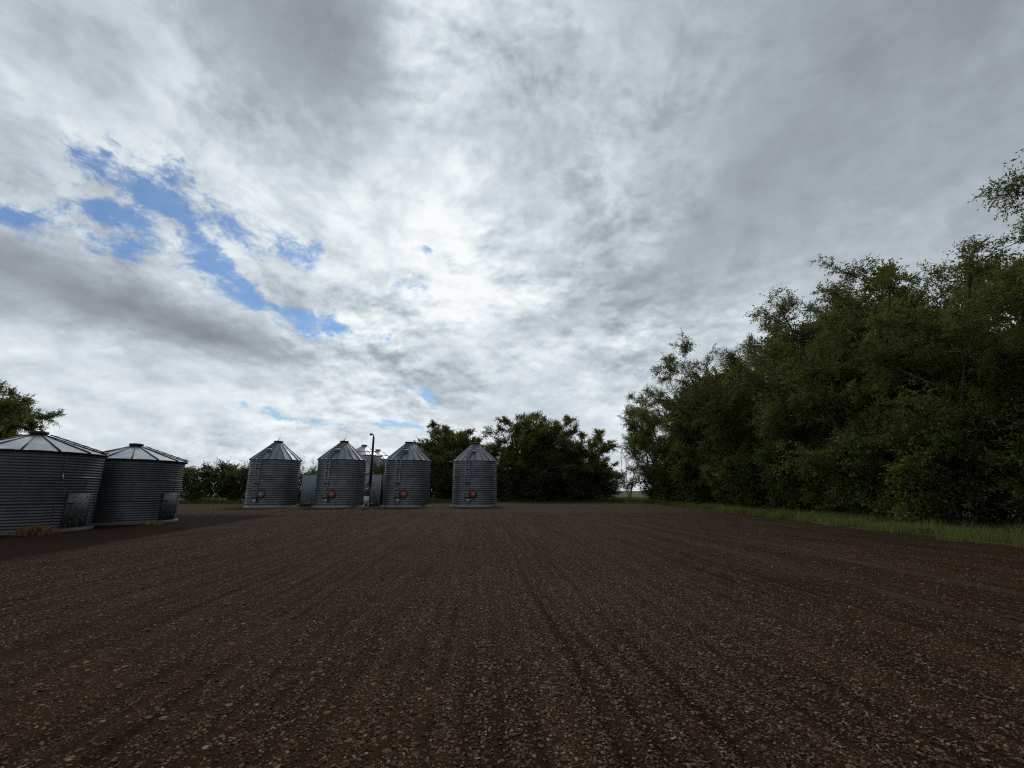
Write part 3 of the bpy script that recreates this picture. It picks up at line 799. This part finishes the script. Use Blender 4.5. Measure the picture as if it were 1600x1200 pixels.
def make_tree(seed, H, rad, stems=3, limbs=13, bare=.16, per=13, ll=.14, lw=.048, droop=.35, sub=4.4, twn=11, lean=.22, prof=.64, arch=.25, rise=(.2, .60), mat='willow'):
    rg = np.random.default_rng(seed)
    wood = MB(); P_, D_, L_ = [], [], []
    def path(p, d, L, n_, r0, r1, bend, wig, k):
        pts = [p]; dd = d.copy()
        for i in range(n_):
            dd = unit(dd+bend+rg.normal(0, wig, 3)); pts.append(pts[-1]+dd*L/n_)
        pts = np.array(pts)
        wood.tube(pts, np.linspace(r0, r1, n_+1), k, False)
        return pts, dd
    def twigs(pts, cnt, ln, d0, lo=.3):
        if cnt < 1: return
        u = rg.uniform(lo, 1.0, cnt)*(len(pts)-1); i = np.minimum(u.astype(int), len(pts)-2); f = (u-i)[:, None]
        p = pts[i]*(1-f)+pts[i+1]*f
        d = unit(unit(pts[i+1]-pts[i])*.75+rg.normal(0, .55, (cnt, 3))+np.array([0, 0, .12-droop*.25]))
        P_.append(p); D_.append(d); L_.append(rg.uniform(.6, 1.3, cnt)*ln)
    for s in range(stems):
        az = s*2*PI/stems+rg.uniform(-.6, .6); ln_ = lean*rg.uniform(.5, 1.3) if stems > 1 else .06
        d = unit(np.array([math.sin(az)*ln_, math.cos(az)*ln_, 1]))
        hs = H*rg.uniform(.80, 1.0) if s else H*.97
        r0 = .020*H*rg.uniform(.75, 1.1)/(1+.18*(stems-1))
        base = np.array([math.sin(az)*.22, math.cos(az)*.22, -.1])*(stems > 1)
        pts, _ = path(base, d, hs, 14, r0, .02, np.array([0, 0, .03]), .075, 8)
        nl = max(4, int(limbs*rg.uniform(.85, 1.15)))
        for j in range(nl):
            tt = bare+(1-bare)*(j+rg.uniform(0, .9))/nl; tt = min(tt, .985)
            q = tt*14; i = min(int(q), 13); p = pts[i]*(1-q+i)+pts[i+1]*(q-i)
            a2 = j*2.4+s*1.1+rg.uniform(-.5, .5)
            hz = math.sin(PI*min(.86, max(.10, (tt-bare*.4)/(1-bare*.4)))**.8)
            LL = rad*(prof+(1-prof)*hz)*rg.uniform(.55, 1.12)*(1-.25*tt**3)
            el = rise[0]+(rise[1]-rise[0])*tt+rg.uniform(-.2, .25)
            d2 = np.array([math.cos(el)*math.sin(a2), math.cos(el)*math.cos(a2), math.sin(el)])
            rl = max(.018, (r0*(1-.8*tt))*.55)
            lp, ld = path(p, d2, LL, 7, rl, .012, np.array([0, 0, arch*(.5-.9*tt)*.3]), .13, 5)
            dens = rg.choice([.45, .8, 1.0, 1.3], p=[.14, .26, .35, .25])
            ns = max(3, int(LL*sub))
            for k in range(ns):
                u = rg.uniform(.22, 1.0); qq = u*7; ii = min(int(qq), 6); sp_ = lp[ii]*(1-qq+ii)+lp[ii+1]*(qq-ii)
                sd_ = unit(unit(lp[ii+1]-lp[ii])*.7+rg.normal(0, .55, 3)+np.array([0, 0, .22]))
                SL = rg.uniform(.45, 1.0)*(.5+.30*LL*(1.1-.6*u))
                spts, _ = path(sp_, sd_, SL, 4, .014, .005, np.array([0, 0, -.05*droop]), .15, 3)
                twigs(spts, int(twn*dens*(.5+SL*.8)), .58, sd_, .15)
            twigs(lp, int(LL*4*dens), .5, ld, .5)
        twigs(pts[8:], int(16), .5, d, .3)
    P_ = np.concatenate(P_); D_ = np.concatenate(D_); L_ = np.concatenate(L_)
    t = empty('tree', (0, 0, 0))
    tr = wood.build('trunk', M['bark'], t, True)
    cr = link('crown', leaves_mesh('crown', P_, D_, L_, per, ll, lw, droop, rg), M[mat], t)
    TREE_LEAVES.append(len(P_)*per)
    return t
TREE_LEAVES = []
PROTO = {}
def proto(key, kindname, **kw):
    PROTO[key] = [make_tree(**kw), kindname, False, kw['H']]
def plant(key, x, y, H, rz, label, cat, group=None, crown=None, wide=1.0):
    pr = PROTO[key]
    o = pr[0] if not pr[2] else copy_tree(pr[0])
    pr[2] = True
    o.name = pr[1]; s = H/pr[3]
    o.location = (x, y, 0); o.rotation_euler = (0, 0, R(rz)); o.scale = (s*wide, s*wide, s)
    for k in ('label', 'category', 'group'):
        if k in o: del o[k]
    tag(o, label, cat, group)
    if crown:
        for ch in o.children:
            if ch.name.startswith('crown'):
                ch.material_slots[0].link = 'OBJECT'; ch.material_slots[0].material = M[crown]
    return o

proto('w1', 'willow_tree', seed=11, H=14, rad=5.0, stems=4, limbs=14)
proto('w2', 'willow_tree', seed=12, H=14, rad=4.9, stems=3, limbs=16, lean=.30)
proto('w3', 'willow_tree', seed=23, H=14, rad=5.0, stems=4, limbs=13, lean=.26)
proto('w4', 'willow_tree', seed=34, H=14, rad=5.0, stems=3, limbs=17, lean=.18, mat='ash')
proto('w5', 'willow_tree', seed=101, H=14, rad=5.4, stems=2, limbs=13, lean=.12, bare=.54, prof=.8, twn=9)
proto('m1', 'tree', seed=45, H=12, rad=5.0, stems=4, limbs=13, lean=.34, prof=.7, rise=(.2, .6), per=12, ll=.17, lw=.075, droop=.15, twn=12, sub=4.6, mat='far')
proto('m2', 'tree', seed=57, H=12, rad=5.0, stems=4, limbs=13, lean=.32, prof=.7, rise=(.2, .6), per=12, ll=.17, lw=.075, droop=.15, twn=12, sub=4.6, mat='far')
proto('sp', 'sparse_tree', seed=67, H=9, rad=3.2, stems=3, limbs=9, lean=.32, per=5, ll=.11, lw=.04, sub=2.2, twn=4, droop=.1, mat='ash')
proto('b1', 'shrub', seed=78, H=4.5, rad=1.9, stems=6, limbs=8, lean=.42, bare=.08, per=11, ll=.14, lw=.07, sub=5, twn=10, droop=.1, prof=.7, mat='bush')
proto('b2', 'shrub', seed=89, H=4.5, rad=2.1, stems=6, limbs=8, lean=.5, bare=.05, per=11, ll=.14, lw=.07, sub=5, twn=10, droop=.1, prof=.75, mat='hedge')

G1 = 'willows of the shelterbelt on the right'
FR = [
 ('w5', 19.2, 11.2, 12.6, 110, 'tall willow cut by the right picture edge, its branch reaching over the gap'),
 ('w1', 20.4, 19.6, 12.1, 200, 'tall willow right of the notch in the skyline, with a bare twig at its top'),
 ('w3', 20.8, 24.6, 13.9, 75, 'broad willow rising in the middle of the right shelterbelt behind the yellow-green shrub'),
 ('w4', 21.0, 30.8, 15.2, 310, 'dark willow with forked limbs showing sky between them'),
 ('w1', 21.2, 38.0, 15.2, 130, 'rounded willow stepping down left of the dark forked willow'),
 ('w2', 21.0, 46.5, 15.4, 250, 'slender willow crest above the low green verge shrubs'),
 ('w3', 20.6, 56.0, 13.8, 10, 'willow next to the last one at the far end of the belt'),
 ('w4', 20.2, 63.0, 14.6, 95, 'last willow of the shelterbelt, leaning over the gap to the field'),
]
for k, x, y, h, rz, lab in FR: plant(k, x, y, h, rz, lab, 'tree', G1)
G2 = 'hidden back row of the shelterbelt'
for (k, x, y, h, rz), beside in zip((('m1', 25.5, 15.5, 12.4, 150), ('m2', 25.8, 21.5, 13.6, 20), ('m1', 25.8, 28.5, 14.2, 100), ('m2', 25.6, 36.0, 15.0, 300), ('m1', 25.4, 46, 15.6, 210), ('m2', 24.6, 57, 15.2, 330)), (
        'tall willow right of the notch', 'broad willow in the middle', 'dark forked willow', 'rounded willow', 'slender willow crest', 'willow next to the last')):
    plant(k, x, y, h, rz, 'shaded second-row willow showing through gaps behind the '+beside, 'tree', G2, 'willow', 1.05)
G3 = 'shrubs under the shelterbelt'
SH = [
 ('b1', 18.6, 19.0, 5.3, 0, 'big yellow-green shrub bulging out of the dark trees on the right', None, 1.0),
 ('b2', 19.2, 15.4, 4.0, 60, 'dark shrub at the foot of the willow by the right picture edge', None, 1.1),
 ('b2', 18.9, 22.6, 4.2, 130, 'dark rounded shrub just left of the yellow-green one', None, 1.1),
 ('b1', 19.3, 26.3, 3.6, 80, 'bright green shrub low in front of the broad willow', None, 1.15),
 ('b2', 19.4, 30.4, 4.4, 200, 'dark shrub under the forked dark willow', None, 1.1),
 ('b2', 19.6, 35.2, 4.6, 20, 'dark shrub below the rounded willow', None, 1.1),
 ('b1', 19.7, 40.5, 4.0, 260, 'pale leafy shrub on the verge half way along the belt', None, 1.2),
 ('b2', 19.9, 46.5, 5.0, 300, 'tall dark shrub below the slender willow crest', None, 1.2),
 ('b2', 20.2, 53.0, 4.6, 340, 'dark shrub in the far third of the shelterbelt', None, 1.2),
 ('b2', 20.0, 60.5, 4.4, 170, 'dark shrub under the last willow beside the field gap', None, 1.2),
 ('b2', 20.5, 11.5, 4.6, 220, 'shrub at the right picture edge behind the grass verge', None, 1.2),
]
for k, x, y, h, rz, lab, crn, wd in SH: plant(k, x, y, h, rz, lab, 'shrub', G3, crn, wd)
for (x, y, h, rz), beside in zip(((23.5, 14.5, 5.5, 30), (23.8, 20, 5.5, 100), (24, 26.5, 5.5, 170), (24, 33, 5.5, 240), (24, 40.5, 5.5, 310), (24, 49, 5.5, 60), (23.5, 58.5, 5.5, 0)), (
        'willow by the right picture edge', 'yellow-green shrub', 'bright green low shrub', 'forked dark willow', 'pale leafy verge shrub', 'slender willow crest', 'last two willows')):
    plant('b2', x, y, h, rz, 'dark undergrowth shrub in the shade behind the '+beside, 'shrub', 'undergrowth between the shelterbelt trunks', None, 1.5)

G4 = 'trees across the far side of the yard'
for k, x, y, h, rz, lab in [
 ('m1', -11.3, 71.0, 11.5, 0, 'round dark tree rising between the two right-hand bins'),
 ('m2', -4.6, 73.0, 9.8, 130, 'lower tree directly behind the rightmost bin'),
 ('m2', 1.4, 71.5, 13.6, 40, 'tallest tree of the far row, right of the rightmost bin'),
 ('m1', 6.6, 72.0, 12.2, 220, 'full dark tree in the middle of the far row'),
 ('m2', 10.6, 72.5, 10.2, 290, 'bushy tree right of the middle in the far row'),
 ('m1', 13.8, 74.0, 7.4, 80, 'small tree at the right end of the far row beside the gap'),
 ('m2', -8.0, 75.5, 11.0, 200, 'tree filling the space between the round dark tree and the rightmost bin'),
 ('m1', 4.2, 76, 11.6, 150, 'tree behind and between the tallest and the full dark tree of the far row'),
 ('m2', -14.0, 76, 9.5, 10, 'lower tree showing left of the third tall bin roof')]:
    plant(k, x, y, h, rz, lab, 'tree', G4, None, 1.12)
G5 = 'shrubs under the far trees'
for x, y, h, rz, lab in [(-8.2, 69.5, 4.8, 10, 'dark shrub seen between the third and fourth tall bin'), (-1.5, 70.5, 4.4, 90, 'dark shrub low at the right side of the rightmost bin'),
                    (4.0, 70.8, 4.6, 200, 'dark shrub under the tallest far tree'), (9.3, 71.0, 4.8, 250, 'dark shrub in the middle of the far row'),
                    (13.6, 71.6, 4.4, 320, 'dark shrub near the gap at the end of the far row')]:
    plant('b2', x, y, h, rz, lab, 'shrub', G5, None, 1.45)
for (x, y, h, rz), beside in zip(((-13, 76, 5.5, 40), (-6.5, 77, 5.5, 120), (0.5, 77, 5.5, 160), (7, 77, 5.5, 220), (12, 77, 5.2, 300)), (
        'third tall bin', 'rightmost bin', 'tallest far tree', 'full dark tree in the far row', 'bushy tree right of the middle')):
    plant('b2', x, y, h, rz, 'dark undergrowth shrub low in the shade behind the '+beside, 'shrub', 'undergrowth behind the far row', None, 1.6)

G6 = 'bushes left of the tall bins'
plant('b2', -40.8, 60.5, 4.9, 0, 'rounded dense green bush right of the low bins', 'shrub', G6, None, 1.35)
plant('b2', -37.2, 61.5, 4.4, 120, 'second dense bush, between the rounded bush and the first tall bin', 'shrub', G6, None, 1.2)
plant('b2', -33.6, 62, 5.0, 230, 'dark bush touching the left side of the first tall bin', 'shrub', G6, None, 1.1)
plant('sp', -40.0, 66.0, 6.4, 20, 'thin open tree with sky showing through above the rounded bush', 'tree', G6)
plant('m1', -36.0, 68.0, 5.8, 70, 'small dark tree behind the bushes left of the first tall bin', 'tree', G6)
plant('sp', -28.0, 63.0, 6.6, 150, 'nearly leafless tree in the space between the first two tall bins', 'tree', G6)
plant('b1', -27.0, 60.5, 4.4, 40, 'green bush above the left end of the shed', 'shrub', G6, 'hedge', 1.1)
plant('b1', -17.0, 60.0, 5.2, 220, 'small bush beside the black pole above the shed roof', 'shrub', G6, 'hedge', .55)
plant('m1', -55.0, 44.0, 12.0, 0, 'big tree rising behind the nearest low bin at the left picture edge', 'tree', 'trees behind the low bins')
plant('m2', -57.5, 45.0, 12.6, 90, 'tree at the left picture edge beside the big one', 'tree', 'trees behind the low bins')

# bare dead branches
def dead_branch(name, loc, H, seed, label, cat, n=5, spread=.8, r=.03):
    rg = np.random.default_rng(seed); b = MB()
    for i in range(n):
        a = rg.uniform(0, 6.28); d = unit(np.array([math.sin(a)*spread, math.cos(a)*spread, 1.0])); p = np.zeros(3); pts = [p]
        for k in range(6):
            d = unit(d+rg.normal(0, .16, 3)); p = p+d*H/6*rg.uniform(.7, 1.05); pts.append(p)
            if k > 1:
                for q in range(2):
                    e = unit(d+rg.normal(0, .6, 3)); b.tube([p, p+e*H*.10, p+e*H*.17+np.array([0, 0, H*.03])], [r*.35, r*.25, r*.1], 4)
        b.tube(np.array(pts), np.linspace(r, r*.2, 7), 5)
    o = b.build(name, M['deadwood']); o.location = loc
    return tag(o, label, cat)
dead_branch('dead_tree', (18.6, 71.5, 0), 9.5, 3, 'bare dead tree with pale twigs in the gap at the end of the shelterbelt', 'dead tree', 6, .35, .06)

# ------------------------------------------------------------------ grass and weeds
def blades(name, p, h, w_, mat, kind='stuff', lean=.35, parent=None):
    n_ = len(p); a = rng.uniform(0, 2*PI, n_); l = rng.uniform(0, lean, n_)
    side = np.c_[np.cos(a), np.sin(a), np.zeros(n_)]*(w_/2)[:, None]
    b = rng.uniform(0, 2*PI, n_); out = np.c_[np.cos(b), np.sin(b), np.zeros(n_)]
    base = np.c_[p, np.zeros(n_)] if p.shape[1] == 2 else p
    m1 = base+out*(l*h*.35)[:, None]+np.c_[np.zeros((n_, 2)), h*.6]; tip = base+out*(l*h*1.1)[:, None]+np.c_[np.zeros((n_, 2)), h*(1-l*.25)]
    v = np.stack([base-side, base+side, m1+side*.7, m1-side*.7, tip], 1).reshape(-1, 3)
    i = np.arange(n_)[:, None]*5
    me = mesh_np(name, v, [i+np.array([[0, 1, 2, 3]]), i+np.array([[3, 2, 4]])])
    return tag(link(name, me, M[mat], parent), kind=kind)
def inside(p, poly):
    x, y = p[:, 0], p[:, 1]; c = np.zeros(len(p), bool)
    for (x0, y0), (x1, y1) in zip(poly, np.roll(poly, -1, 0)):
        if y0 != y1: c ^= ((y0 > y) != (y1 > y)) & (x < (x1-x0)*(y-y0)/(y1-y0)+x0)
    return c
pts = []
p = np.c_[rng.uniform(13, 22, 190000), rng.uniform(5, 75, 190000)]
keep = rng.random(len(p)) < np.clip(1.25-p[:, 1]/80, .55, 1)
pts.append(p[keep])
pts.append(np.c_[rng.uniform(-30, 24, 45000), rng.uniform(62, 80, 45000)])
pts.append(np.c_[rng.uniform(-60, -24, 14000), rng.uniform(55, 64, 14000)])
p = np.concatenate(pts); sub_ = yard_edge[::3]
p = p[~inside(p+rng.normal(0, .22, p.shape)+.35*np.sin(p[:, ::-1]*2.3+np.sin(p*.7)*2), sub_)]
tuft = .6+.55*np.sin(p[:, 0]*1.9+np.sin(p[:, 1]*.8)*2)*np.sin(p[:, 1]*1.3+np.sin(p[:, 0]*.9)*1.5)
h = rng.uniform(.12, .40, len(p))*(1+np.clip(p[:, 1]-25, 0, 60)/90)*(.65+.5*np.clip(tuft, 0, 1.2))
blades('grass', p, h, rng.uniform(.008, .018, len(p))*(1+p[:, 1]/40), 'grass')

# taller ragged stems standing out of the verge
k_ = rng.random(len(p)) < np.where(p[:, 0] > 12.5, .10, .03)
pc = p[k_]; pc = pc[np.sin(pc[:, 0]*1.1+np.sin(pc[:, 1]*.6)*2)*np.sin(pc[:, 1]*.9+np.sin(pc[:, 0])) > -.15]
pc = np.repeat(pc, 3, 0)+rng.normal(0, .07, (len(pc)*3, 2))
blades('tall_grass', pc, rng.uniform(.22, .62, len(pc)), rng.uniform(.006, .014, len(pc))*(1+pc[:, 1]/50), 'grass', 'stuff', .7)
pd = pc[rng.random(len(pc)) < .12]+.05
blades('dry_grass', pd, rng.uniform(.25, .6, len(pd)), rng.uniform(.005, .010, len(pd))*(1+pd[:, 1]/50), 'straw', 'stuff', .6)

def weed(name, x, y, n_, r_, h0, h1, mat, label, cat, group=None, z=0):
    q = rng.normal(0, r_*.45, (n_, 2))
    o = blades(name, q, rng.uniform(h0, h1, n_), rng.uniform(.008, .02, n_), mat, None, 1.1)
    o.location = (x, y, z); return tag(o, label, cat, group)
weed('dry_weed', -16.75, 16.25, 1000, .5, .15, .45, 'straw', 'rusty brown dry weed clump in front of the nearest low bin', 'weed')
weed('dry_weed', -14.2, 28.5, 500, .5, .06, .2, 'straw', 'small dry weed tuft out on the bare soil before the tall bins', 'weed')
weed('weed_tuft', -16.3, 21.0, 350, .35, .08, .25, 'grass', 'green weed tuft between the two low bins', 'weed')
weed('weed_tuft', -20.2, 46.4, 400, .5, .15, .5, 'straw', 'pale weeds at the foot of the second tall bin beside the shed', 'weed')

for x, y, lab in ((-25.3, 43.0, 'thin weeds at the left foot of the tall bin with the grey cover'), (-14.9, 43.0, 'weeds at the foot of the bin left of the black pole'),
                  (-8.6, 43.9, 'weeds at the right foot of the bin right of the black pole'), (-1.7, 45.0, 'weeds at the right foot of the bin before the dark trees'),
                  (-12.5, 39.1, 'small weeds round the legs of the white box on the pole')):
    weed('weed_tuft', x, y, 220, .45, .06, .30, 'grass', lab, 'weed', 'weeds round the bins')
# dry twig lying on the gravel
def twig(loc, L, rz, seed, label):
    rg = np.random.default_rng(seed); b = MB(); pts = [np.array([0, 0, .012])]; d = np.array([1., 0, 0])
    for i in range(8):
        d = unit(d+np.r_[rg.normal(0, .22, 2), 0]); pts.append(pts[-1]+d*L/8+np.array([0, 0, rg.uniform(-.004, .006)]))
        if i in (2, 4, 5):
            e = unit(d+np.r_[rg.normal(0, .9, 2), .25]); b.tube([pts[-1], pts[-1]+e*L*.12, pts[-1]+e*L*.2], [.006, .005, .002], 5)
    b.tube(np.array(pts), np.linspace(.011, .004, 9), 6)
    o = b.build('dry_twig', M['deadwood']); o.location = loc; o.rotation_euler = (0, 0, rz); tag(o, label, 'twig')
twig((4.62, 4.35, .004), .7, R(-18), 5, 'pale dry twig lying on the gravel near the right picture edge')
print('LEAVES', TREE_LEAVES, sum(TREE_LEAVES), 'tris', sum(len(m.polygons) for m in bpy.data.meshes))
